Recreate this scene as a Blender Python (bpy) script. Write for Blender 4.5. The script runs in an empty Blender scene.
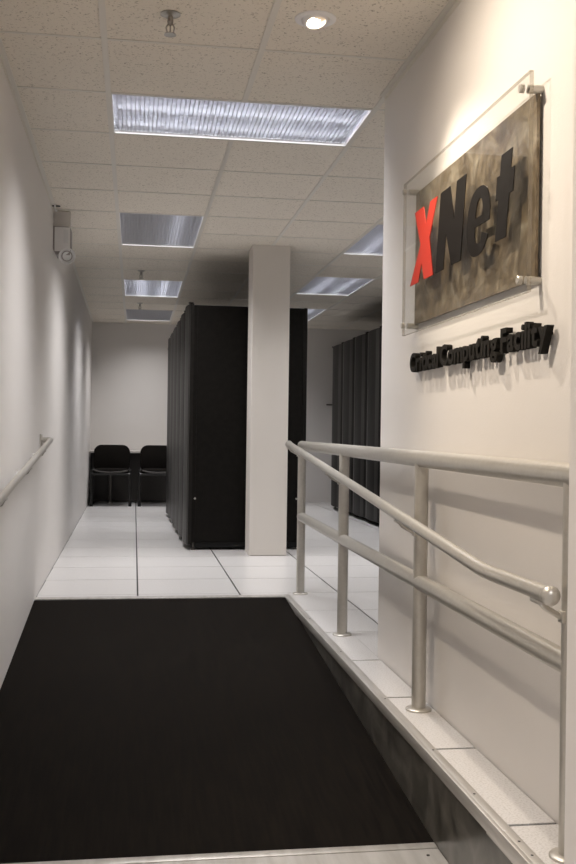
import bpy, bmesh, math, random
from mathutils import Vector, Matrix
PI = math.pi
random.seed(4)
S = bpy.context.scene
C = S.collection

# ------------------------------------------------------------------ materials
def mat(name, col=(.5, .5, .5), rough=.5, metal=0., spec=.5, emit=None, estr=0., coat=0.):
    m = bpy.data.materials.new(name); m.use_nodes = True
    b = m.node_tree.nodes['Principled BSDF']
    b.inputs['Base Color'].default_value = (*col, 1)
    b.inputs['Roughness'].default_value = rough
    b.inputs['Metallic'].default_value = metal
    b.inputs['Specular IOR Level'].default_value = spec
    b.inputs['Coat Weight'].default_value = coat
    if emit:
        b.inputs['Emission Color'].default_value = (*emit, 1)
        b.inputs['Emission Strength'].default_value = estr
    return m

def noise_mat(name, stops, scale=10., stretch=(1, 1, 1), detail=4., rough=.5, metal=0., bump=0., bump_scale=None, spec=.5, distort=0., rrange=None):
    """stops: list of (position, colour) for a ramp driven by object-space noise"""
    m = mat(name, stops[0][1], rough, metal, spec)
    nt = m.node_tree; N = nt.nodes; L = nt.links; b = N['Principled BSDF']
    tc = N.new('ShaderNodeTexCoord'); mp = N.new('ShaderNodeMapping'); mp.inputs['Scale'].default_value = stretch
    nz = N.new('ShaderNodeTexNoise'); nz.inputs['Scale'].default_value = scale; nz.inputs['Detail'].default_value = detail
    nz.inputs['Distortion'].default_value = distort
    cr = N.new('ShaderNodeValToRGB')
    while len(cr.color_ramp.elements) < len(stops): cr.color_ramp.elements.new(.5)
    for e, (p, c) in zip(cr.color_ramp.elements, stops): e.position = p; e.color = (*c, 1)
    L.new(tc.outputs['Object'], mp.inputs[0]); L.new(mp.outputs[0], nz.inputs['Vector'])
    L.new(nz.outputs['Fac'], cr.inputs[0]); L.new(cr.outputs[0], b.inputs['Base Color'])
    if rrange:
        mr = N.new('ShaderNodeMapRange'); mr.inputs['To Min'].default_value = rrange[0]; mr.inputs['To Max'].default_value = rrange[1]
        mr.inputs['From Min'].default_value = .3; mr.inputs['From Max'].default_value = .7
        L.new(nz.outputs['Fac'], mr.inputs['Value']); L.new(mr.outputs[0], b.inputs['Roughness'])
    if bump:
        bp = N.new('ShaderNodeBump'); bp.inputs['Strength'].default_value = bump; bp.inputs['Distance'].default_value = .003
        if bump_scale:
            n2 = N.new('ShaderNodeTexNoise'); n2.inputs['Scale'].default_value = bump_scale
            L.new(mp.outputs[0], n2.inputs['Vector']); L.new(n2.outputs['Fac'], bp.inputs['Height'])
        else:
            L.new(nz.outputs['Fac'], bp.inputs['Height'])
        L.new(bp.outputs[0], b.inputs['Normal'])
    return m

M = {}
M['paint'] = noise_mat('off_white_paint', [(.3, (.735, .705, .675)), (.7, (.76, .73, .70))], 1.4, rough=.55, bump=.12, bump_scale=160, spec=.35)
M['pillar'] = noise_mat('pillar_paint', [(.3, (.70, .66, .61)), (.7, (.73, .69, .64))], 1.4, rough=.5, bump=.1, bump_scale=160, spec=.35)
M['tile'] = noise_mat('laminate_floor_tile', [(.32, (.56, .54, .52)), (.5, (.70, .685, .675)), (.7, (.74, .725, .715))], 160, rough=.28, detail=2, spec=.5)
M['seam'] = mat('black_seam', (.015, .013, .012), .6)
M['grid'] = mat('ceiling_grid_metal', (.70, .665, .60), .45)
M['white_metal'] = mat('white_enamel', (.82, .81, .81), .4)
M['rubber'] = noise_mat('black_ramp_rubber', [(.35, (.0055, .0044, .0036)), (.65, (.0115, .0094, .0076))], 26, stretch=(3.0, .16, 1), detail=8, rough=.8, spec=.03, rrange=(.7, .85), bump=.1)  # lengthwise grain; contrast raised to put the streaky sheen into the colour
M['stringer'] = noise_mat('marbled_dark_laminate', [(.3, (.035, .034, .030)), (.5, (.085, .080, .070)), (.75, (.17, .158, .14))], 9, detail=7, rough=.28, distort=.6, spec=.5)
M['alu'] = noise_mat('brushed_aluminium_trim', [(.35, (.50, .48, .45)), (.65, (.62, .60, .57))], 30, stretch=(1, .1, 1), rough=.38, metal=.55)
M['rail'] = noise_mat('satin_rail_metal', [(.35, (.50, .475, .43)), (.65, (.53, .505, .46))], 60, rough=.34, metal=.5)
M['black'] = noise_mat('black_rack_steel', [(.4, (.0055, .0048, .004)), (.6, (.008, .007, .006))], 20, rough=.5, spec=.10)
M['door'] = noise_mat('charcoal_rack_door', [(.4, (.008, .007, .006)), (.6, (.011, .010, .009))], 20, rough=.36, spec=.17)
M['door2'] = noise_mat('dark_grey_rack_door', [(.4, (.0065, .006, .005)), (.6, (.009, .008, .007))], 20, rough=.45, spec=.15)
M['doorframe'] = mat('grey_door_band', (.020, .018, .016), .4, spec=.3)
M['chrome'] = mat('bright_steel', (.75, .74, .72), .22, 1.)
M['darkgap'] = mat('dark_recess', (.006, .006, .006), .8)
M['cushion'] = noise_mat('black_chair_fabric', [(.4, (.006, .005, .004)), (.6, (.010, .008, .007))], 200, rough=.95, spec=.1)
M['chair_frame'] = mat('black_chair_tube', (.012, .011, .010), .35)
M['chair_rim'] = mat('dark_seat_edge', (.045, .040, .036), .5)
M['table_top'] = mat('grey_table_laminate', (.62, .58, .54), .45)
M['table_panel'] = mat('dark_modesty_panel', (.045, .040, .036), .6)
M['table_leg'] = mat('grey_table_leg', (.13, .12, .11), .4, .5)
M['letter_black'] = mat('black_gloss_letter', (.007, .0055, .0045), .5, spec=.12)
M['letter_matte'] = mat('black_foam_letter', (.013, .0115, .0095), .8, spec=.15)
M['letter_red'] = mat('red_letter', (.42, .030, .016), .5, spec=.3)
M['lens'] = mat('lamp_lens', (.8, .8, .8), .15, spec=.6)
M['tube'] = mat('fluorescent_tube', (.9, .9, .9), .4, emit=(.94, .95, 1.0), estr=4.0)
M['tube_dim'] = mat('dim_fluorescent_tube', (.9, .9, .9), .4, emit=(.94, .95, 1.0), estr=0.0)
M['bulb'] = mat('downlight_bulb', (1, .9, .8), .4, emit=(1, .80, .58), estr=14.)
M['reflector'] = mat('white_troffer_housing', (.75, .755, .77), .5)
M['louver'] = mat('silver_parabolic_louver', (.64, .648, .69), .38, .45)
M['unit_grey'] = mat('grey_plastic_housing', (.34, .315, .31), .45)
M['sprink'] = mat('dull_sprinkler_metal', (.42, .40, .37), .38, .9)
M['rack_dot'] = mat('screw_steel', (.55, .53, .50), .3, .9)

def ceiling_tile_mat():
    m = mat('fissured_ceiling_tile', (.6, .57, .52), .9, spec=.1)
    nt = m.node_tree; N = nt.nodes; L = nt.links; b = N['Principled BSDF']
    tc = N.new('ShaderNodeTexCoord')
    n1 = N.new('ShaderNodeTexNoise'); n1.inputs['Scale'].default_value = 100; n1.inputs['Detail'].default_value = 2; n1.inputs['Distortion'].default_value = .8
    c1 = N.new('ShaderNodeValToRGB'); c1.color_ramp.elements[0].position = .325; c1.color_ramp.elements[0].color = (.50, .45, .38, 1)
    c1.color_ramp.elements[1].position = .395; c1.color_ramp.elements[1].color = (.85, .79, .695, 1)
    n2 = N.new('ShaderNodeTexNoise'); n2.inputs['Scale'].default_value = 420
    mx = N.new('ShaderNodeMix'); mx.data_type = 'RGBA'; mx.blend_type = 'MULTIPLY'; mx.inputs[0].default_value = .12
    L.new(tc.outputs['Object'], n1.inputs['Vector']); L.new(tc.outputs['Object'], n2.inputs['Vector'])
    L.new(n1.outputs['Fac'], c1.inputs[0]); L.new(c1.outputs[0], mx.inputs[6]); L.new(n2.outputs['Color'], mx.inputs[7])
    L.new(mx.outputs[2], b.inputs['Base Color'])
    bp = N.new('ShaderNodeBump'); bp.inputs['Strength'].default_value = .3; bp.inputs['Distance'].default_value = .002
    L.new(c1.outputs[0], bp.inputs['Height']); L.new(bp.outputs[0], b.inputs['Normal'])
    return m
M['ceil'] = ceiling_tile_mat()

def metal_panel_mat():
    m = mat('swirled_bronze_plate', (.2, .17, .13), .4, .25)
    nt = m.node_tree; N = nt.nodes; L = nt.links; b = N['Principled BSDF']
    tc = N.new('ShaderNodeTexCoord')
    n1 = N.new('ShaderNodeTexNoise'); n1.inputs['Scale'].default_value = 7; n1.inputs['Detail'].default_value = 6; n1.inputs['Distortion'].default_value = 1.8
    cr = N.new('ShaderNodeValToRGB')
    e = cr.color_ramp.elements; e[0].position = .32; e[0].color = (.085, .062, .038, 1); e[1].position = .70; e[1].color = (.33, .285, .215, 1)
    q = e.new(.5); q.color = (.18, .138, .088, 1)
    n2 = N.new('ShaderNodeTexNoise'); n2.inputs['Scale'].default_value = 12; n2.inputs['Detail'].default_value = 5; n2.inputs['Distortion'].default_value = 3.5
    c2 = N.new('ShaderNodeValToRGB'); c2.color_ramp.elements[0].position = .38; c2.color_ramp.elements[0].color = (.75, .75, .75, 1)
    c2.color_ramp.elements[1].position = .66; c2.color_ramp.elements[1].color = (1.25, 1.25, 1.22, 1)
    mx = N.new('ShaderNodeMix'); mx.data_type = 'RGBA'; mx.blend_type = 'MULTIPLY'; mx.inputs[0].default_value = .8
    for n in (n1, n2): L.new(tc.outputs['Object'], n.inputs['Vector'])
    L.new(n1.outputs['Fac'], cr.inputs[0]); L.new(n2.outputs['Fac'], c2.inputs[0])
    L.new(cr.outputs[0], mx.inputs[6]); L.new(c2.outputs[0], mx.inputs[7]); L.new(mx.outputs[2], b.inputs['Base Color'])
    mr = N.new('ShaderNodeMapRange'); mr.inputs['From Min'].default_value = .3; mr.inputs['From Max'].default_value = .7
    mr.inputs['To Min'].default_value = .3; mr.inputs['To Max'].default_value = .55
    L.new(n2.outputs['Fac'], mr.inputs['Value']); L.new(mr.outputs[0], b.inputs['Roughness'])
    return m
M['bronze'] = metal_panel_mat()

def acrylic_mat():
    m = bpy.data.materials.new('clear_acrylic'); m.use_nodes = True
    N = m.node_tree.nodes; L = m.node_tree.links; N.clear()
    o = N.new('ShaderNodeOutputMaterial'); t = N.new('ShaderNodeBsdfTransparent'); t.inputs[0].default_value = (.97, .975, .97, 1)
    g = N.new('ShaderNodeBsdfGlossy'); g.inputs['Roughness'].default_value = .03
    f = N.new('ShaderNodeFresnel'); f.inputs['IOR'].default_value = 1.40
    mx = N.new('ShaderNodeMixShader')
    ge = N.new('ShaderNodeNewGeometry'); ma = N.new('ShaderNodeMath'); ma.operation = 'SUBTRACT'; ma.inputs[0].default_value = 1.
    mu = N.new('ShaderNodeMath'); mu.operation = 'MULTIPLY'; f.inputs['IOR'].default_value = 1.30
    L.new(ge.outputs['Backfacing'], ma.inputs[1]); L.new(ma.outputs[0], mu.inputs[0]); L.new(f.outputs[0], mu.inputs[1])
    L.new(mu.outputs[0], mx.inputs[0]); L.new(t.outputs[0], mx.inputs[1]); L.new(g.outputs[0], mx.inputs[2]); L.new(mx.outputs[0], o.inputs[0])
    return m
M['acrylic'] = acrylic_mat()
def acrylic_edge_mat():
    m = bpy.data.materials.new('polished_acrylic_edge'); m.use_nodes = True
    N = m.node_tree.nodes; L = m.node_tree.links; N.clear()
    o = N.new('ShaderNodeOutputMaterial'); t = N.new('ShaderNodeBsdfTransparent'); t.inputs[0].default_value = (.85, .84, .80, 1)
    g = N.new('ShaderNodeBsdfDiffuse'); g.inputs[0].default_value = (.50, .45, .38, 1)
    mx = N.new('ShaderNodeMixShader'); mx.inputs[0].default_value = .35
    L.new(t.outputs[0], mx.inputs[1]); L.new(g.outputs[0], mx.inputs[2]); L.new(mx.outputs[0], o.inputs[0])
    return m
M['acrylic_edge'] = acrylic_edge_mat()

# ------------------------------------------------------------------ mesh helpers
class MB:
    def __init__(s): s.bm = bmesh.new()
    def box(s, x0, x1, y0, y1, z0, z1, mi=0, bev=0.):
        n0 = len(s.bm.faces)
        vs = [s.bm.verts.new(p) for p in ((x0, y0, z0), (x1, y0, z0), (x1, y1, z0), (x0, y1, z0), (x0, y0, z1), (x1, y0, z1), (x1, y1, z1), (x0, y1, z1))]
        fs = [s.bm.faces.new([vs[i] for i in f]) for f in ((0, 3, 2, 1), (4, 5, 6, 7), (0, 1, 5, 4), (1, 2, 6, 5), (2, 3, 7, 6), (3, 0, 4, 7))]
        for f in fs: f.material_index = mi
        if bev:
            es = list({e for f in fs for e in f.edges})
            bmesh.ops.bevel(s.bm, geom=es, offset=bev, segments=2, profile=.5, affect='EDGES')
        return s
    def tube(s, pts, r, n=20, caps=True, mi=0):
        pts = [Vector(p) for p in pts]; rings = []
        prev = None
        for i, p in enumerate(pts):
            if i == 0: d = pts[1] - p
            elif i == len(pts) - 1: d = p - pts[i - 1]
            else: d = (pts[i + 1] - p).normalized() + (p - pts[i - 1]).normalized()
            d.normalize()
            if prev is None:
                u = d.cross(Vector((0, 0, 1)))
                if u.length < 1e-3: u = d.cross(Vector((1, 0, 0)))
            else: u = prev - d * prev.dot(d)
            u.normalize(); prev = u; v = d.cross(u)
            rr = r[i] if isinstance(r, (list, tuple)) else r
            rings.append([s.bm.verts.new(p + (u * math.cos(2 * PI * k / n) + v * math.sin(2 * PI * k / n)) * rr) for k in range(n)])
        for a, b in zip(rings, rings[1:]):
            for k in range(n):
                f = s.bm.faces.new((a[k], a[(k + 1) % n], b[(k + 1) % n], b[k])); f.smooth = True; f.material_index = mi
        if caps:
            s.bm.faces.new(list(reversed(rings[0]))).material_index = mi; s.bm.faces.new(rings[-1]).material_index = mi
        return s
    def lathe(s, prof, o=(0, 0, 0), axis=(0, 0, 1), n=28, mi=0, close=True):
        """prof: list of (r, h) along the axis"""
        a = Vector(axis).normalized(); u = a.cross(Vector((0, 0, 1)))
        if u.length < 1e-3: u = Vector((1, 0, 0))
        u.normalize(); v = a.cross(u); o = Vector(o); rings = []
        for r, h in prof:
            if r < 1e-6: rings.append([s.bm.verts.new(o + a * h)])
            else: rings.append([s.bm.verts.new(o + a * h + (u * math.cos(2 * PI * k / n) + v * math.sin(2 * PI * k / n)) * r) for k in range(n)])
        for p, q in zip(rings, rings[1:]):
            for k in range(n):
                k2 = (k + 1) % n
                if len(p) == 1 and len(q) == 1: continue
                if len(p) == 1: f = s.bm.faces.new((p[0], q[k2], q[k]))
                elif len(q) == 1: f = s.bm.faces.new((p[k], p[k2], q[0]))
                else: f = s.bm.faces.new((p[k], p[k2], q[k2], q[k]))
                f.smooth = True; f.material_index = mi
        return s
    def prism(s, poly, fn, d0, d1, mi=0, smooth=False):
        """poly 2D list; fn(a, b, d) -> xyz"""
        A = [s.bm.verts.new(fn(a, b, d0)) for a, b in poly]; B = [s.bm.verts.new(fn(a, b, d1)) for a, b in poly]
        n = len(poly)
        for i in range(n):
            f = s.bm.faces.new((A[i], A[(i + 1) % n], B[(i + 1) % n], B[i])); f.material_index = mi; f.smooth = smooth
        s.bm.faces.new(A).material_index = mi; s.bm.faces.new(list(reversed(B))).material_index = mi
        return s
    def build(s, name, mats, parent=None, smooth_angle=None):
        bmesh.ops.recalc_face_normals(s.bm, faces=s.bm.faces)
        me = bpy.data.meshes.new(name); s.bm.to_mesh(me); s.bm.free()
        for m in (mats if isinstance(mats, (list, tuple)) else [mats]): me.materials.append(m)
        o = bpy.data.objects.new(name, me); C.objects.link(o)
        if parent: o.parent = parent
        if smooth_angle:
            me.polygons.foreach_set('use_smooth', [True] * len(me.polygons)); me.set_sharp_from_angle(angle=math.radians(smooth_angle))
        else:
            if any(p.use_smooth for p in me.polygons): me.set_sharp_from_angle(angle=math.radians(40))
        return o

def struct(o): o['kind'] = 'structure'; return o
def tag(o, label, cat, group=None):
    o['label'] = label; o['category'] = cat
    if group: o['group'] = group
    return o
def thing(name, loc, label, cat, group=None, rz=0.):
    o = bpy.data.objects.new(name, None); C.objects.link(o); o.location = loc; o.rotation_euler = (0, 0, rz); o.empty_display_size = .1
    return tag(o, label, cat, group)
def copy_tree(o, parent=None):
    c = o.copy(); C.objects.link(c)
    if parent: c.parent = parent
    for ch in list(o.children): copy_tree(ch, c)
    return c

# ------------------------------------------------------------------ dimensions
H = 2.455          # ceiling above raised floor
ZL = -.251         # lower landing
YT = 5.91          # top of ramp
YB = 2.908         # foot of ramp
XS = .905          # stringer face
XW = 1.067         # sign wall face
YC = 4.30          # far corner of sign wall
YBK = 14.05        # back wall
XR = 4.6
YN = -2.6
def xl(y): return -.5245 - .0045 * y    # face of the left wall
RX = [-.131 + .599 * k for k in range(-1, 9)]
def ry(k): return 4.484 + .6105 * k

# ------------------------------------------------------------------ shell
b = MB()
y0, y1 = YN, YBK
b.prism([(xl(y0), y0), (xl(y0) - .12, y0), (xl(y1) - .12, y1 + .12), (xl(y1), y1 + .12)], lambda a, c, d: (a, c, d), ZL - .1, H + .3)
struct(b.build('wall_left', M['paint']))
struct(MB().box(xl(YBK) - .12, XR + .12, YBK, YBK + .12, -.12, H + .3).build('wall_back', M['paint']))
struct(MB().box(XW, XW + .16, 2.04, YC, -.3, H + .3).build('wall_sign', M['paint']))
struct(MB().box(.920, XW + .16, 1.62, 2.04, ZL - .1, H + .3, bev=.003).build('wall_jamb', M['paint']))
struct(MB().box(XW + .06, XW + .18, YN, 1.62, ZL - .1, H + .3).build('wall_near_right', M['paint']))
struct(MB().box(XW + .16, XR + .12, YC - .12, YC, -.12, H + .3).build('wall_front', M['paint']))
struct(MB().box(XR, XR + .12, YC, YBK, -.12, H + .3).build('wall_right', M['paint']))
struct(MB().box(xl(YN) - .12, XW + .18, YN - .12, YN, ZL - .1, H + .3).build('wall_behind', M['paint']))

# raised floor: laminate tiles over dark seams
b = MB()
FX = [-.574 + .6085 * k for k in range(0, 10)]
FY = [2.405 + .6105 * k for k in range(0, 21)]
for j in range(len(FY) - 1):
    for i in range(len(FX) - 1):
        x0_, x1_, ya, yb = FX[i] + .005, FX[i + 1] - .005, FY[j] + .004, FY[j + 1] - .004
        if i == 0: x0_ = xl(yb) + .006
        if x1_ > XR: x1_ = XR - .004
        if x0_ > XR - .02: continue
        yb = min(yb, YBK - .004)
        if ya < 4.3: continue
        if ya < YT + .08:
            x0_ = max(x0_, .938)
            if x1_ < .95: continue
        b.box(x0_, x1_, ya, yb, -.02, 0)
# short pieces of the row cut by the ramp nosing
for i in range(3):
    x0_, x1_ = FX[i] + .005, min(FX[i + 1] - .005, .936)
    if i == 0: x0_ = xl(6.1) + .006
    b.box(x0_, x1_, YT + .09, 6.0666, -.02, 0)
# walkway tiles along the ramp and the cut row at the end of the sign wall
for ya in [1.795] + FY[:4]:
    a0 = max(ya + .0065, 2.045)
    b.box(.9385, XW - .003, a0, ya + .6105 - (.0065 if ya < 4 else .0026), -.02, 0)
b.box(XW - .002, 1.2445, YC + .004, 4.8456, -.02, 0); b.box(1.2545, 1.852, YC + .004, 4.8456, -.02, 0)
fl = struct(b.build('floor', M['tile']))
b = MB()
b.box(xl(YBK) - .02, XR, YT, YBK, -.12, -.004)
b.box(XS + .02, XR, YC - .02, YT, -.12, -.004)
b.box(XS + .02, XW, 2.04, YC, -.12, -.004)
struct(b.build('floor_base', M['seam']))
struct(MB().box(xl(0) - .06, XW + .08, YN, YT, ZL - .1, ZL).build('floor_lower', M['tile']))

# ramp, kerb and trims
b = MB(); ya_, yb_ = YB + .0, YT - .001
vs = [b.bm.verts.new(p) for p in ((xl(ya_) + .001, ya_, ZL + .001), (XS - .001, ya_, ZL + .001), (XS - .001, yb_, ZL + .001), (xl(yb_) + .001, yb_, ZL + .001),
      (xl(ya_) + .001, ya_, ZL + .006), (XS - .001, ya_, ZL + .006), (XS - .001, yb_, -.002), (xl(yb_) + .001, yb_, -.002))]
for f in ((0, 3, 2, 1), (4, 5, 6, 7), (0, 1, 5, 4), (1, 2, 6, 5), (2, 3, 7, 6), (3, 0, 4, 7)): b.bm.faces.new([vs[i] for i in f])
rmp = tag(b.build('access_ramp', M['rubber']), 'black rubber-covered ramp sloping down from the white tiled floor', 'ramp')
struct(MB().box(XS, XS + .03, 1.62, YT, ZL - .1, -.004).build('wall_ramp_kerb', M['stringer']))
b = MB()
b.box(.911, .9365, 2.04, YT + .09, -.004, .003, bev=.001)
b.box(.899, .9115, 2.04, YT, -.034, .003, bev=.001)
b.box(.9005, .9045, 2.04, 2.46, -.040, -.034)
for yy in (2.30, 2.22, 2.62, 3.00, 3.6, 4.4, 5.2):
    b.lathe([(0, .0045), (.0035, .004), (.0035, .002)], (.924, yy, 0), n=10, mi=1)
struct(b.build('trim_1', [M['alu'], M['chair_rim']]))
b = MB()
b.box(xl(YT) + .001, .911, YT, YT + .028, -.006, .004, bev=.001)
b.box(xl(YT) + .001, .938, YT + .032, YT + .088, -.006, .0015)
struct(b.build('trim_2', M['alu']))
b = MB()
b.box(xl(YB) + .001, XS - .002, YB - .035, YB + .004, ZL, ZL + .007, bev=.001)
b.box(xl(YB) + .001, XS - .002, YB - .16, YB - .036, ZL, ZL + .004)
b.lathe([(0, .0065), (.005, .006), (.005, .003)], (.86, YB - .08, ZL), n=10, mi=1)
struct(b.build('trim_3', [M['alu'], M['chair_rim']]))

# ------------------------------------------------------------------ ceiling
rects = []   # troffers: x0,x1,y0,y1
def cells(i0, i1, k0, k1): return (-.131 + .599 * i0, -.131 + .599 * i1, ry(k0), ry(k1))
TROF = [  # (cell rect, label, power factor)
    (cells(0, 2, 0, 1), 'wide silver-louvred ceiling light nearest the camera, set crosswise', 1.0),
    (cells(0, 1, 4, 6), 'second louvred ceiling light down the left aisle, dark with a pale right strip', 1.0),
    (cells(0, 1, 9, 11), 'third louvred ceiling light down the left aisle, brightest of the small ones', 1.0),
    (cells(0, 1, 13, 15), 'farthest louvred ceiling light in the left aisle, next to the back wall', 1.0),
    (cells(3, 4, 4, 6), 'louvred ceiling light half hidden by the corner of the sign wall', 1.0),
    (cells(3, 4, 8, 10), 'louvred ceiling light between the pillar and the right cabinet row', 1.0),
    (cells(3, 4, 12, 14), 'sliver of a louvred ceiling light beside the top of the left cabinets', 1.0),
]
def in_trof(x, y): return any(r[0] < x < r[1] and r[2] < y < r[3] for r, _, _ in TROF)
b = MB()
for k in range(-12, 16):
    for i in range(-1, 8):
        a0, a1 = -.131 + .599 * i, -.131 + .599 * (i + 1); c0, c1 = ry(k), min(ry(k + 1), YBK)
        if in_trof((a0 + a1) / 2, (c0 + c1) / 2) or (k == -7 and i in (0, 1)): continue
        if c1 < YC and a0 > XW - .02: continue
        if i == -1: a0 = xl(c1)
        a1 = min(a1, XR); c0 = max(c0, YN)
        if c0 >= c1 or a0 >= a1: continue
        b.box(a0 + .001, a1 - .001, c0 + .001, c1 - .001, H, H + .015)
b.box(XW + .02, XW + .06, YN, YC, H, H + .015)
struct(b.build('ceiling', M['ceil']))
b = MB()
for i in range(0, 8):
    x = -.131 + .599 * i
    if x > XW - .05 and x < XW + .02: ys = YC + .0
    elif x > XW: ys = YC
    else: ys = YN
    if i == 1:   # broken by the crosswise troffer
        b.box(x - .012, x + .012, YN, ry(0), H - .0045, H); b.box(x - .012, x + .012, ry(1), YBK, H - .0045, H)
    else: b.box(x - .012, x + .012, ys, YBK, H - .0045, H)
for k in range(-11, 16):
    y = ry(k)
    if abs(y - YBK) < .05: continue
    x1 = XW if y < YC else XR
    segs = [(xl(y), x1)]
    for r, _, _ in TROF:
        if r[2] + .01 < y < r[3] - .01:
            segs = [q for (p0, p1) in segs for q in ((p0, min(p1, r[0])), (max(p0, r[1]), p1)) if q[1] > q[0]]
    for p0, p1 in segs: b.box(p0, p1, y - .007, y + .007, H - .003, H + .0005)
struct(b.build('trim_4', M['grid']))
b = MB()   # wall angle mouldings
b.prism([(xl(YN), YN), (xl(YN) + .024, YN), (xl(YBK) + .024, YBK), (xl(YBK), YBK)], lambda a, c, d: (a, c, d), H - .004, H + .001)
b.prism([(xl(YN), YN), (xl(YN) + .002, YN), (xl(YBK) + .002, YBK), (xl(YBK), YBK)], lambda a, c, d: (a, c, d), H - .022, H)
b.box(XW - .024, XW, 2.04, YC, H - .004, H + .001); b.box(XW - .002, XW, 2.04, YC, H - .024, H)
b.box(xl(YBK), XR, YBK - .022, YBK, H - .004, H + .001)
struct(b.build('trim_5', M['grid']))
# dark slab over everything so nothing leaks
struct(MB().box(xl(0) - .3, XR + .15, YN - .15, YBK + .15, H + .22, H + .30).build('ceiling_slab', M['reflector']))

# troffers
EN = [15, 12, 10, 8.5, 10.5, 9.5, 7]
GLOW = [12, 5, 13, 2.5, 9, 9, 9]
LIT = [(1, 1), (0, 1), (1, 1), (0, 0), (1, 1), (1, 1), (1, 1)]
tube_mats = [mat('fluorescent_tube', (.9, .9, .9), .4, emit=(.95, .96, 1.0), estr=g) for g in GLOW]
def troffer(r, label, idx):
    x0, x1, y0, y1 = r; w, l = x1 - x0, y1 - y0
    t = thing('ceiling_light', (x0, y0, H), label, 'ceiling light', 'louvred ceiling lights')
    f = MB(); e = .004
    f.box(e, w - e, e, e + .012, -.003, .012); f.box(e, w - e, l - e - .012, l - e, -.003, .012)
    f.box(e, e + .012, e + .012, l - e - .012, -.003, .012); f.box(w - e - .012, w - e, e + .012, l - e - .012, -.003, .012)
    f.box(0, w, 0, e, -.001, .006, mi=1); f.box(0, w, l - e, l, -.001, .006, mi=1); f.box(0, e, e, l - e, -.001, .006, mi=1); f.box(w - e, w, e, l - e, -.001, .006, mi=1)
    f.build('frame', [M['white_metal'], M['grid']], t)
    h = MB()
    h.box(e, w - e, e, l - e, .10, .105)
    h.box(e, e + .003, e, l - e, .004, .10); h.box(w - e - .003, w - e, e, l - e, .004, .10)
    h.box(e, w - e, e, e + .003, .004, .10); h.box(e, w - e, l - e - .003, l - e, .004, .10)
    h.build('housing', M['reflector'], t)
    g = MB(); a0, a1, b0, b1 = e + .012, w - e - .012, e + .012, l - e - .012
    nx = round((a1 - a0) / .0205); ny = round((b1 - b0) / .0205)
    for i in range(1, nx):
        x = a0 + (a1 - a0) * i / nx
        g.prism([(x - .0014, 0.010), (x + .0014, 0.010), (x + .0026, .026), (x - .0026, .026)], lambda a, c, d: (a, d, c), b0, b1)
    for i in range(1, ny):
        y = b0 + (b1 - b0) * i / ny
        g.prism([(y - .0006, 0.010), (y + .0006, 0.010), (y + .0022, .0255), (y - .0022, .0255)], lambda a, c, d: (d, a, c), a0, a1)
    g.build('louver', M['louver'], t)
    if w > l:
        ps = [((.05, l * q, .065), (w - .05, l * q, .065)) for q in (.3, .7)]
    else: ps = [((w * q, .05, .065), (w * q, l - .05, .065)) for q in (.3, .7)]
    for (p, q), on in zip(ps, LIT[idx]): MB().tube([p, q], .013, 12).build('tube', (tube_mats[idx] if on else M['tube_dim']), t)
    ld = bpy.data.lights.new('troffer_lamp', 'AREA'); ld.shape = 'RECTANGLE'; ld.size = w - .04; ld.size_y = l - .04
    ld.energy = EN[idx]; ld.spread = math.radians(118); ld.color = (.985, .965, .97)
    lo = bpy.data.objects.new('troffer_lamp', ld); C.objects.link(lo); lo.parent = t; lo.location = (w / 2, l / 2, .008)
    return t
for n, (r, lb, p) in enumerate(TROF): troffer(r, lb, n)

# recessed gimbal downlight
def downlight(x, y, label, vis=True, power=60, aim=(XW, 2.95, 1.45), spot=100):
    t = thing('downlight', (x, y, H), label, 'downlight')
    MB().lathe([(.050, .002), (.052, -.004), (.064, -.007), (.074, -.003), (.075, .001)], n=36).build('trim_ring', M['white_metal'], t)
    d = (Vector(aim) - Vector((x, y, H))).normalized(); dd = (d + Vector((0, 0, -.8))).normalized()
    MB().lathe([(.049, .012), (.049, -.003), (.045, -.012), (.036, -.016), (.033, .0), (.030, .012), (0, .014)], (0, 0, .0), axis=-dd, n=32).build('gimbal_cup', M['white_metal'], t)
    MB().lathe([(.0, .0), (.020, -.001), (.030, .004)], (0, 0, 0), axis=-dd, n=24).build('bulb', M['bulb'], t)
    ld = bpy.data.lights.new('downlight_lamp', 'SPOT'); ld.energy = power; ld.spot_size = math.radians(spot); ld.spot_blend = 1.
    ld.shadow_soft_size = .03; ld.color = (1, .86, .70)
    lo = bpy.data.objects.new('downlight_lamp', ld); C.objects.link(lo); lo.parent = t
    lo.location = d * .05 + Vector((0, 0, -.035)); lo.rotation_euler = d.to_track_quat('-Z', 'Y').to_euler()
    return t
downlight(.622, 3.55, 'round recessed ceiling spotlight tilted toward the sign on the right wall', power=52, aim=(XW, 2.85, .88), spot=78)
downlight(.05, 2.75, 'added ceiling spotlight above the near end of the railing, out of view', power=52, aim=(XW, 2.65, 1.45), spot=125)  # unseen fixture added to brighten the near end and the sign wall
rear = troffer(cells(0, 2, -7, -6), 'added wide louvred ceiling light behind the camera, out of view', 0)  # unseen troffer added for more light over the ramp and landing

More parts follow.
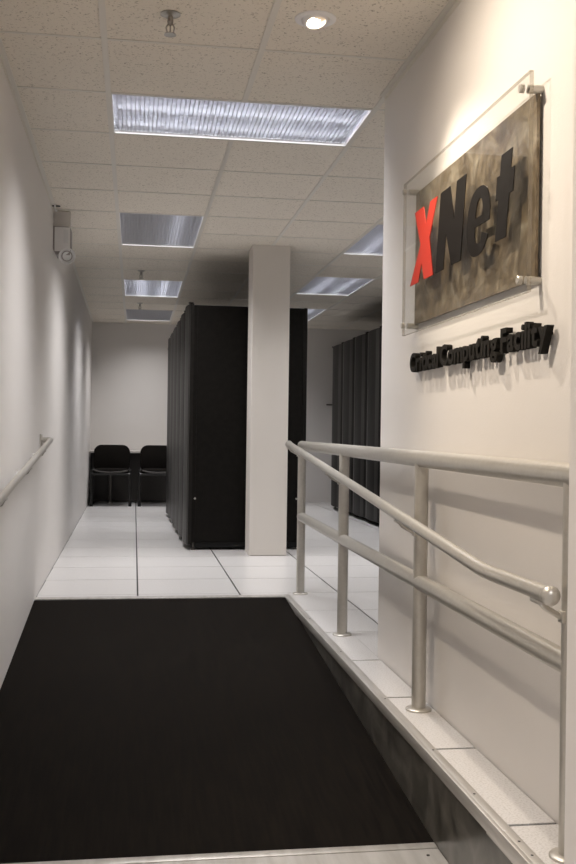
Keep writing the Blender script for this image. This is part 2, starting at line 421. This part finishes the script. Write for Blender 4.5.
# sprinklers
def sprinkler(x, y, label, s=1.):
    t = thing('fire_sprinkler', (x, y, H), label, 'sprinkler', 'fire sprinklers on the ceiling')
    MB().lathe([(.0, -.001), (.036 * s, -.0015), (.036 * s, -.004), (.022 * s, -.011), (.012 * s, -.012), (0, -.012)]).build('escutcheon', M['sprink'], t)
    f = MB(); f.lathe([(.009, -.008), (.011, -.03), (.008, -.034), (.008, -.040)], n=16)
    for sx in (-1, 1): f.tube([(sx * .007, 0, -.036), (sx * .015, 0, -.050), (sx * .011, 0, -.066), (0, 0, -.072)], .0028, 8)
    f.build('frame', M['sprink'], t)
    MB().tube([(0, 0, -.038), (0, 0, -.070)], .003, 8).build('glass_bulb', M['sprink'], t)
    MB().lathe([(.0, -.071), (.021, -.073), (.022, -.076), (.0, -.079)], n=20).build('deflector', M['sprink'], t)
    return t
sprinkler(.108, 3.60, 'chrome pendent fire sprinkler near the top edge, before the wide ceiling light')
sprinkler(.047, 9.40, 'small pendent fire sprinkler just before the third aisle light')
sprinkler(.048, 11.78, 'small pendent fire sprinkler just before the farthest aisle light')

# emergency light on the left wall
ex = xl(7.0)
t = thing('emergency_light', (ex, 6.98, 2.17), 'grey wall-mounted emergency light with a round lamp head on left wall', 'emergency light')
MB().prism([(0, .02), (.02, -.02), (.112, -.02), (.118, .0), (.118, .16), (.10, .172), (0, .172)], lambda a, c, d: (a, d, c), -.05, .10).build('body', M['unit_grey'], t, 30)
MB().box(0, .11, .0, .09, .173, .284, bev=.004).build('mounting_box', M['paint'], t)
MB().box(.012, .114, -.053, -.0495, .004, .166, bev=.001).build('front_cover', M['white_metal'], t)
MB().box(.070, .100, -.0545, -.0528, .060, .150, bev=.0005).build('reflection_patch', M['lens'], t)  # pale plate standing in for a white reflection on the housing
hd = MB().lathe([(0, .055), (.03, .052), (.046, .034), (.055, .0), (.057, -.012), (.050, -.014), (.046, -.004)], (.092, -.035, -.022), axis=(-.2, .8, .35)).build('lamp_head', M['white_metal'], t)
MB().lathe([(0, -.012), (.028, -.009), (.046, -.004)], (.092, -.035, -.022), axis=(-.2, .8, .35)).build('lens', M['lens'], hd)
MB().lathe([(.030, -.0105), (.034, -.014), (.038, -.0095)], (.092, -.035, -.022), axis=(-.2, .8, .35)).build('reflector_ring', M['unit_grey'], hd)
MB().tube([(-.01, -.02, .012), (.045, -.02, .006), (.05, -.03, -.02)], .009, 12).build('arm', M['white_metal'], t)
t = thing('ceiling_hook', (xl(6.8) + .004, 6.66, H), 'small metal hook at a chipped ceiling corner above the emergency light', 'hook')
MB().box(-.004, .05, .13, .165, -.006, -.0045).build('chipped_edge', M['darkgap'], t)
MB().tube([(.018, .12, -.002), (.018, .12, -.035), (.03, .105, -.046)], .006, 10).build('hook', M['white_metal'], t)

# ------------------------------------------------------------------ pillar
o = MB().box(.91, 1.207, 7.90, 8.20, 0, H + .05, bev=.004).build('pillar', M['pillar'])
struct(o); o.name = 'trim_6'
o.name = 'wall_pillar'

# ------------------------------------------------------------------ racks
def arc(w, bulge, n=9):
    return [(w * (i / n), -bulge * (1 - (2 * i / n - 1) ** 2)) for i in range(n + 1)]
def make_rack(W, D, HT, label, group, doormat, bands):
    """front faces -X; local x from door back plane 0 to D, y 0..W"""
    t = thing('server_rack', (0, 0, 0), label, 'server rack', group)
    b = MB(); b.box(.0, D, .004, W - .004, .062, HT, bev=.004); b.build('cabinet', M['black'], t)
    b = MB(); b.box(.03, D - .02, .03, W - .03, .018, .062); b.build('plinth', M['darkgap'], t)
    pr = [(.0, 0.0)] + [(a + .0, c - .028) for a, c in [(.006, 0)] + [(.006 + x, y) for x, y in arc(W - .012, .030)][1:-1] + [(W - .006, 0)]] + [(W, 0.0)]
    pr = [(min(max(a, .003), W - .003), c) for a, c in pr]
    d = MB(); d.prism(pr, lambda a, c, z: (c, a, z), .045, HT + .012); do = d.build('front_door', doormat, t, 30)
    # raised vertical door frames and lower band
    f = MB()
    for a0, a1 in bands:
        for (z0, z1) in ((.05, HT + .008),):
            n = 3
            pts = []
            for q in range(n + 1):
                a = a0 + (a1 - a0) * q / n; u = 2 * a / W - 1
                pts.append((a, -.0295 - .030 * (1 - u * u)))
            poly = pts + [(a1, pts[-1][1] + .006), (a0, pts[0][1] + .006)]
            f.prism(poly, lambda a, c, z: (c, a, z), z0, z1)
    f.build('door_band', M['doorframe'], do, 30)
    MB().lathe([(0, .005), (.008, .004), (.010, 0)], (-.0585, W * .5, HT - .10), axis=(-1, 0, 0), n=12).build('badge_screw', M['chair_rim'], do)
    b = MB(); b.box(D, D + .032, .006, W - .006, .05, HT + .004, bev=.006); b.build('rear_door', M['door'], t)
    b = MB(); b.box(.03, D - .01, -.001, .006, .075, HT - .012, bev=.002); sp = b.build('side_panel', M['black'], t)
    for x in (.026, D - .045):
        MB().lathe([(0, .004), (.007, .003), (.009, 0)], (x, -.001, .425), axis=(0, -1, 0), n=14).build('screw', M['rack_dot'], sp)
    for x in (.02, D - .04):
        for y in (.05, W - .05):
            MB().lathe([(0, 0), (.022, .0), (.022, .008), (.008, .012), (.008, .064)], (x, y, 0), n=14).build('levelling_foot', M['table_leg'], t)
    for y_ in (.015, W - .04): MB().box(-.045, -.005, y_, y_ + .025, HT + .012, HT + .024, bev=.003).build('top_bracket', M['black'], t)
    return t
ordn = ['nearest', 'second', 'third', 'fourth', 'fifth', 'farthest']
r0 = make_rack(.598, .915, 2.015, '', 'black server racks in the row left of the pillar', M['door'], [(.04, .10), (.50, .56)])
for k in range(6):
    o = r0 if k == 0 else copy_tree(r0)
    o.location = (.476 - .009 * k, 8.30 + .602 * k, 0)
    o['label'] = ('nearest tall black server rack, its plain side panel facing us behind the pillar' if k == 0 else
                  '%s black server rack from the camera in the row left of the pillar' % ordn[k])
r1 = make_rack(.655, .95, 2.085, '', 'dark server racks in the row against the far right', M['door2'], [(.05, .16), (.47, .60)])
lab = ['leftmost and farthest dark rack of the right row, its lit foot showing', 'second dark rack from the left in the right row',
       'third dark rack from the left in the right row', 'dark rack of the right row cut off by the sign wall corner',
       'dark rack of the right row hidden behind the sign wall']
for k in range(5):
    o = r1 if k == 0 else copy_tree(r1)
    o.location = (2.585, 12.29 - .66 * k, 0); o['label'] = lab[k]

# ------------------------------------------------------------------ table and chairs
t = thing('table', (.55, 13.83, 0), 'long table with grey top and dark front panel against the back wall', 'table')
MB().box(-1.13, 1.1, -.20, .20, .675, .705, bev=.004).build('table_top', M['table_top'], t)
MB().box(-1.12, 1.09, -.02, .0, .02, .675).build('front_panel', M['table_panel'], t)
for x in (-.855, .75):
    lg = MB().tube([(x, -.09, .02), (x, -.09, .675)], .024, 16).build('leg', M['table_leg'], t)
    MB().lathe([(0, 0), (.036, 0), (.036, .012), (.026, .022)], (x, -.09, 0), n=18).build('foot', M['chrome'], lg)

def rrect(w, h, r, n=6):
    pts = []
    for cx, cy, a0 in ((w / 2 - r, h / 2 - r, 0), (-w / 2 + r, h / 2 - r, 90), (-w / 2 + r, -h / 2 + r, 180), (w / 2 - r, -h / 2 + r, 270)):
        for i in range(n + 1):
            a = math.radians(a0 + 90 * i / n); pts.append((cx + r * math.cos(a), cy + r * math.sin(a)))
    return pts
def make_chair(label):
    # faces -Y
    t = thing('chair', (0, 0, 0), label, 'chair', 'black upholstered chairs by the back wall')
    def pad(w, h, r, th, fn):
        b = MB(); rings = []
        for s_, dz in ((.90, 0), (.98, th * .2), (1, th * .5), (.98, th * .8), (.90, th)):
            rings.append([b.bm.verts.new(fn(x * s_, y * s_, dz)) for x, y in rrect(w, h, r)])
        n = len(rings[0])
        for p, q in zip(rings, rings[1:]):
            for k in range(n): b.bm.faces.new((p[k], p[(k + 1) % n], q[(k + 1) % n], q[k]))
        b.bm.faces.new(rings[0]); b.bm.faces.new(rings[-1]); return b
    pad(.47, .42, .09, .06, lambda x, y, d: (x, y - .01 , .425 + d - .25 * x * x)).build('seat', M['cushion'], t, 50)
    pad(.475, .36, .10, .05, lambda x, y, d: (x, .215 + d - .4 * x * x + (y + .1) * .16, .605 + y)).build('backrest', M['cushion'], t, 50)
    MB().tube([(-.21, -.225, .462), (-.12, -.232, .443), (0, -.236, .436), (.12, -.232, .443), (.21, -.225, .462)], .010, 10).build('seat_edge_highlight', M['chair_rim'], t)  # paler tube standing in for the highlight along the seat front
    fr = MB()
    for s_ in (-1, 1):
        fr.tube([(s_ * .245, -.17, .435), (s_ * .245, .20, .435)], .011, 10)
        fr.tube([(s_ * .245, .18, .435), (s_ * .215, .25, .50), (s_ * .20, .27, .60)], .010, 10)
    fr.tube([(-.245, -.215, .415), (.245, -.215, .415)], .016, 10); fr.tube([(-.245, .17, .43), (.245, .17, .43)], .011, 10)
    fr.build('frame', M['chair_frame'], t)
    for s_ in (-1, 1):
        for y_, yf in ((-.17, -.20), (.19, .26)):
            lg = MB().tube([(s_ * .245, y_, .455), (s_ * .245, yf, .006)], .018, 12).build('leg', M['chair_frame'], t)
            MB().tube([(s_ * .245, yf, .0), (s_ * .245, yf, .03)], .021, 12).build('foot_cap', M['darkgap'], lg)
    return t
c = make_chair('black upholstered chair with low back beside the left wall'); c.location = (-.285, 13.34, 0)
c2 = copy_tree(c); c2.location = (.325, 13.34, 0); c2['label'] = 'black upholstered chair partly hidden by the row of racks'

# ------------------------------------------------------------------ small ledge on the back wall
tag(MB().box(2.69, 2.90, YBK - .03, YBK, 1.372, 1.39, bev=.003).build('wall_ledge', M['table_leg']), 'thin grey ledge on the back wall left of the right racks', 'ledge')

# ------------------------------------------------------------------ guard railing
t = thing('guard_railing', (1.008, YT, 0), 'satin metal guard railing with posts and sloping handrail beside the ramp', 'railing')
def P(x, y, z): return (x - 1.008, y - YT, z)
RXX = 1.008; ZT = .898; ZM = .468; RR = .0295
PY = [6.02, 4.78, 3.455, 2.205]
MB().tube([P(RXX, 6.035, ZT - .022), P(RXX, 6.032, ZT - .008), P(RXX, 6.018, ZT), P(RXX, 2.042, ZT - .016)], [.020, .027, RR, RR], 28).build('top_rail', M['rail'], t)
MB().tube([P(RXX, 6.02, ZM), P(RXX, 2.205, ZM - .024)], .0275, 28).build('middle_rail', M['rail'], t)
def hz(y):
    if y > 2.58: return .612 + (y - 2.58) * .0845
    return .612 + (2.58 - y) * .006
HX = .93
for y in PY:
    p = MB().tube([P(RXX, y, .004), P(RXX, y, ZT - .020)], .0250, 24).build('post', M['rail'], t)
    MB().lathe([(0, .010), (.026, .010), (.043, .008), (.046, .005), (.046, .0)], P(RXX, y, .0), n=32).build('base_flange', M['rail'], p)
hp = [P(HX, 6.04, hz(6.04)), P(HX, 4.4, hz(4.4)), P(HX, 2.64, hz(2.64)), P(HX, 2.58, hz(2.58)+.001), P(HX, 2.52, hz(2.52)), P(HX, 2.16, .615)]
hr = MB().tube(hp, .0195, 28).build('handrail', M['rail'], t)
for yy, zz in ((6.04, hz(6.04)), (2.15, .615)):
    MB().lathe([(0, .023), (.010, .021), (.018, .0145), (.0225, .004), (.0228, -.002), (.021, -.010), (.0195, -.016)], P(HX, yy, zz), axis=(0, 1 if yy > 3 else -1, 0), n=28).build('end_cap', M['rail'], hr)
for y in PY:
    z = hz(y); b = MB()
    b.box(HX - 1.008 - .013, HX - 1.008 + .013, y - YT - .035, y - YT + .035, z - .026, z - .015, bev=.003)
    b.tube([P(HX, y, z - .022), P(HX + .012, y, z - .036), P(RXX - .030, y, z - .056), P(RXX - .020, y, z - .056)], .0075, 14)
    b.box(RXX - 1.008 - .031, RXX - 1.008 - .018, y - YT - .013, y - YT + .013, z - .071, z - .043, bev=.003)
    b.build('bracket', M['rail'], t)

# left wall handrail
t = thing('wall_handrail', (-.495, 6.0, .9), 'single satin metal handrail fixed to the left wall beside the ramp', 'handrail')
LX = -.490
def lz(y): return .91 + (y - 6.12) * .0885
def Q(x, y, z): return (x + .495, y - 6.0, z - .9)
MB().tube([Q(xl(6.1) + .012, 6.155, lz(6.14)), Q(LX - .022, 6.153, lz(6.14)), Q(LX - .006, 6.143, lz(6.14)), Q(LX, 6.125, lz(6.12)), Q(LX, 5.0, lz(5.0)), Q(LX, 3.0, lz(3.0)), Q(LX, 2.7, lz(2.98))], .0165, 28).build('rail_tube', M['rail'], t)
b = MB(); b.box(xl(6.1) + .495 + .0, xl(6.1) + .495 + .012, .12, .19, lz(6.14) - .9 - .035, lz(6.14) - .9 + .035, bev=.003); b.build('wall_plate', M['rail'], t)
for y in (5.72, 4.95, 4.0, 3.05):
    z = lz(y); b = MB(); w = xl(y)
    b.box(LX + .495 - .010, LX + .495 + .010, y - 6 - .03, y - 6 + .03, z - .9 - .024, z - .9 - .014, bev=.002)
    b.tube([Q(LX, y, z - .020), Q(LX - .01, y, z - .04), Q(w + .012, y, z - .055), Q(w + .003, y, z - .055)], .0065, 12)
    b.lathe([(0, .008), (.022, .007), (.026, 0)], Q(w, y, z - .055), axis=(1, 0, 0), n=20)
    b.build('bracket', M['rail'], t)

# ------------------------------------------------------------------ sign
sg = thing('wall_sign_panel', (XW, 3.14, 1.64), 'clear acrylic sign with red X and black Net lettering over a bronze plate', 'sign')
def G(x, y, z): return (x - XW, y - 3.14, z - 1.64)
b = MB(); b.box(1.050 - XW, 1.0585 - XW, 2.555 - 3.14, 3.722 - 3.14, 1.392 - 1.64, 1.890 - 1.64); b.build('bronze_plate', M['bronze'], sg)
b = MB(); b.box(1.0585 - XW, 1.066 - XW, 2.60 - 3.14, 3.68 - 3.14, 1.43 - 1.64, 1.85 - 1.64); b.build('backing_spacer', M['white_metal'], sg)
AX0, AX1, AY0, AY1, AZ0, AZ1 = 1.0135, 1.0255, 2.520, 3.768, 1.352, 1.934
b = MB(); b.box(AX0 - XW, AX1 - XW, AY0 - 3.14, AY1 - 3.14, AZ0 - 1.64, AZ1 - 1.64)
for f in b.bm.faces:
    b.bm.normal_update()
for f in b.bm.faces:
    f.material_index = 0 if abs(f.normal.x) > .9 else 1
b.build('acrylic_panel', [M['acrylic'], M['acrylic_edge']], sg)
for y in (2.560, 3.735):
    for z in (1.898, 1.388):
        b = MB(); b.tube([G(AX1, y, z), G(XW - .0005, y, z)], .0115, 24)
        b.lathe([(0, .012), (.010, .012), (.0115, .0105), (.0115, .007), (.0105, .0065), (.0105, .005), (.0115, .0045), (.0115, .0)], G(AX0, y, z), axis=(-1, 0, 0), n=24)
        b.build('standoff', M['rail'], sg)

def filled(name, loops, x0, x1, m, parent, origin, bev=0.):
    """loops in (Y, Z) world metres, filled with holes, extruded from x0 to x1"""
    cu = bpy.data.curves.new(name, 'CURVE'); cu.dimensions = '2D'; cu.fill_mode = 'BOTH'; cu.extrude = abs(x1 - x0) / 2
    for lp in loops:
        sp = cu.splines.new('POLY'); sp.points.add(len(lp) - 1); sp.use_cyclic_u = True
        for p, (y, z) in zip(sp.points, lp): p.co = (-y, z, 0, 1)
    o = bpy.data.objects.new(name, cu); C.objects.link(o)
    bpy.context.view_layer.update()
    me = bpy.data.meshes.new_from_object(o.evaluated_get(bpy.context.evaluated_depsgraph_get()))
    bpy.data.objects.remove(o)
    ox, oy, oz = origin; xm = (x0 + x1) / 2
    for v in me.vertices:
        a, c_, d = v.co; v.co = (xm - d - ox, -a - oy, c_ - oz)
    me.materials.clear(); me.materials.append(m); me.name = name
    n = bpy.data.objects.new(name, me); C.objects.link(n); n.parent = parent
    return n
kk = 1.0125 / .985
def sc(l): return [(y * kk, .973 + (z - .973) * kk) for y, z in l]
ZB, ZTP = 1.511, 1.766
X_ = [(3.502, ZTP), (3.392, ZTP), (3.362, 1.700), (3.312, ZTP), (3.232, ZTP), (3.318, 1.645), (3.272, ZB), (3.378, ZB), (3.408, 1.572), (3.450, ZB), (3.556, ZB), (3.424, 1.640)]
N_ = [(3.194, ZTP), (3.094, ZTP), (3.050, 1.650), (3.027, ZTP), (2.937, ZTP), (2.985, ZB), (3.074, ZB), (3.132, 1.622), (3.157, ZB), (3.243, ZB)]
T_ = [(2.640, 1.741), (2.558, 1.741), (2.570, 1.688), (2.541, 1.688), (2.553, 1.624), (2.580, 1.624), (2.601, ZB), (2.684, ZB), (2.660, 1.624), (2.683, 1.624), (2.672, 1.688), (2.650, 1.688)]
def e_loops():
    cy, cz, rx, rz = 2.826, 1.598, .099, .100
    f = lambda u, v: (cy - (u * rx + .10 * v * rx), cz + v * rz)
    outer = []
    a = math.radians(-8); 
    def sup(t): 
        c_, s_ = math.cos(t), math.sin(t); n = .86
        return (math.copysign(abs(c_) ** n, c_), math.copysign(abs(s_) ** n, s_))
    outer = [(.97, -.13)]
    for i in range(0, 33):
        t_ = math.radians(0 + i * (332) / 32.); outer.append(sup(t_))
    outer += [(.36, -.36), (.30, -.58), (.12, -.66), (-.12, -.60), (-.24, -.40), (-.26, -.13)]
    hole = [(-.25, .13), (.34, .13), (.36, .40), (.26, .60), (.08, .66), (-.10, .58), (-.22, .38)]
    return [[f(*p) for p in outer], [f(*p) for p in hole]]
org = (XW, 3.14, 1.64)
lt = filled('letter', [sc(X_)], 1.0115, 1.0135, M['letter_red'], sg, org); lt['label'] = 'red letter X'
lt = filled('letter', [sc(N_)], 1.0115, 1.0135, M['letter_black'], sg, org); lt['label'] = 'black letter N'
lt = filled('letter', [sc(l) for l in e_loops()], 1.0115, 1.0135, M['letter_black'], sg, org); lt['label'] = 'black letter e'
lt = filled('letter', [sc(T_)], 1.0115, 1.0135, M['letter_black'], sg, org); lt['label'] = 'black letter t'

# wall lettering
wl = thing('wall_lettering', (XW, 3.10, 1.21), 'raised black letters reading Critical Computing Facility under the acrylic sign', 'lettering')
def glyph(ch, bold=.032):
    cu = bpy.data.curves.new('letter', 'FONT'); cu.body = ch; cu.size = 1.; cu.offset = bold; cu.extrude = .5; cu.resolution_u = 4
    o = bpy.data.objects.new('letter', cu); C.objects.link(o); bpy.context.view_layer.update()
    me = bpy.data.meshes.new_from_object(o.evaluated_get(bpy.context.evaluated_depsgraph_get())); bpy.data.objects.remove(o)
    return me
CAPH = None
gl = glyph('C'); zs = [v.co.y for v in gl.vertices]; CAPH = max(zs) - min(zs)
for word, ya, yb in (('Critical', 3.738, 3.378), ('Computing', 3.355, 2.803), ('Facility', 2.775, 2.443)):
    gs = []; x = 0; gap = .045
    for ch in word:
        me = glyph(ch); xs = [v.co.x for v in me.vertices]; gs.append((me, x - min(xs), ch)); x += max(xs) - min(xs) + gap
    tot = x - gap; sx = (ya - yb) / tot; sz = .073 / CAPH
    for me, off, ch in gs:
        for v in me.vertices:
            a, c_, d = v.co
            v.co = (-.019 - d * .020, (ya - (a + off) * sx) - 3.10, 1.2125 + c_ * sz - 1.21)
        me.materials.clear(); me.materials.append(M['letter_matte']); me.name = 'letter'
        o = bpy.data.objects.new('letter', me); C.objects.link(o); o.parent = wl
        # studs holding the letter off the wall
        ys = [v.co.y for v in me.vertices]
        MB().tube([(-.0095, (max(ys) + min(ys)) / 2, .03), (-.0003, (max(ys) + min(ys)) / 2, .03)], .004, 8).build('stud', M['letter_matte'], o)

# ------------------------------------------------------------------ camera
cam = bpy.data.cameras.new('camera'); co = bpy.data.objects.new('camera', cam); C.objects.link(co); S.camera = co
f = 1008.; cam.sensor_fit = 'VERTICAL'; cam.sensor_height = 36.; cam.sensor_width = 24.; cam.lens = 36. * f / 864.
cam.clip_start = .05
yaw = math.atan(154 / 1008.); pitch = .001; roll = .0135
F = Vector((math.sin(yaw) * math.cos(pitch), math.cos(yaw) * math.cos(pitch), math.sin(pitch)))
R = Vector((math.cos(yaw), -math.sin(yaw), 0)); U = R.cross(F)
R2 = R * math.cos(roll) + U * math.sin(roll); U2 = U * math.cos(roll) - R * math.sin(roll)
mw = Matrix(((R2.x, U2.x, -F.x, 0), (R2.y, U2.y, -F.y, 0), (R2.z, U2.z, -F.z, .973), (0, 0, 0, 1)))
co.matrix_world = mw

w = bpy.data.worlds.new('world'); S.world = w; w.use_nodes = True
w.node_tree.nodes['Background'].inputs[0].default_value = (.5, .5, .5, 1); w.node_tree.nodes['Background'].inputs[1].default_value = .02
S.view_settings.view_transform = 'Standard'; S.view_settings.look = 'None'; S.view_settings.gamma = 1.
S.view_settings.use_curve_mapping = False; S.view_settings.exposure = .66
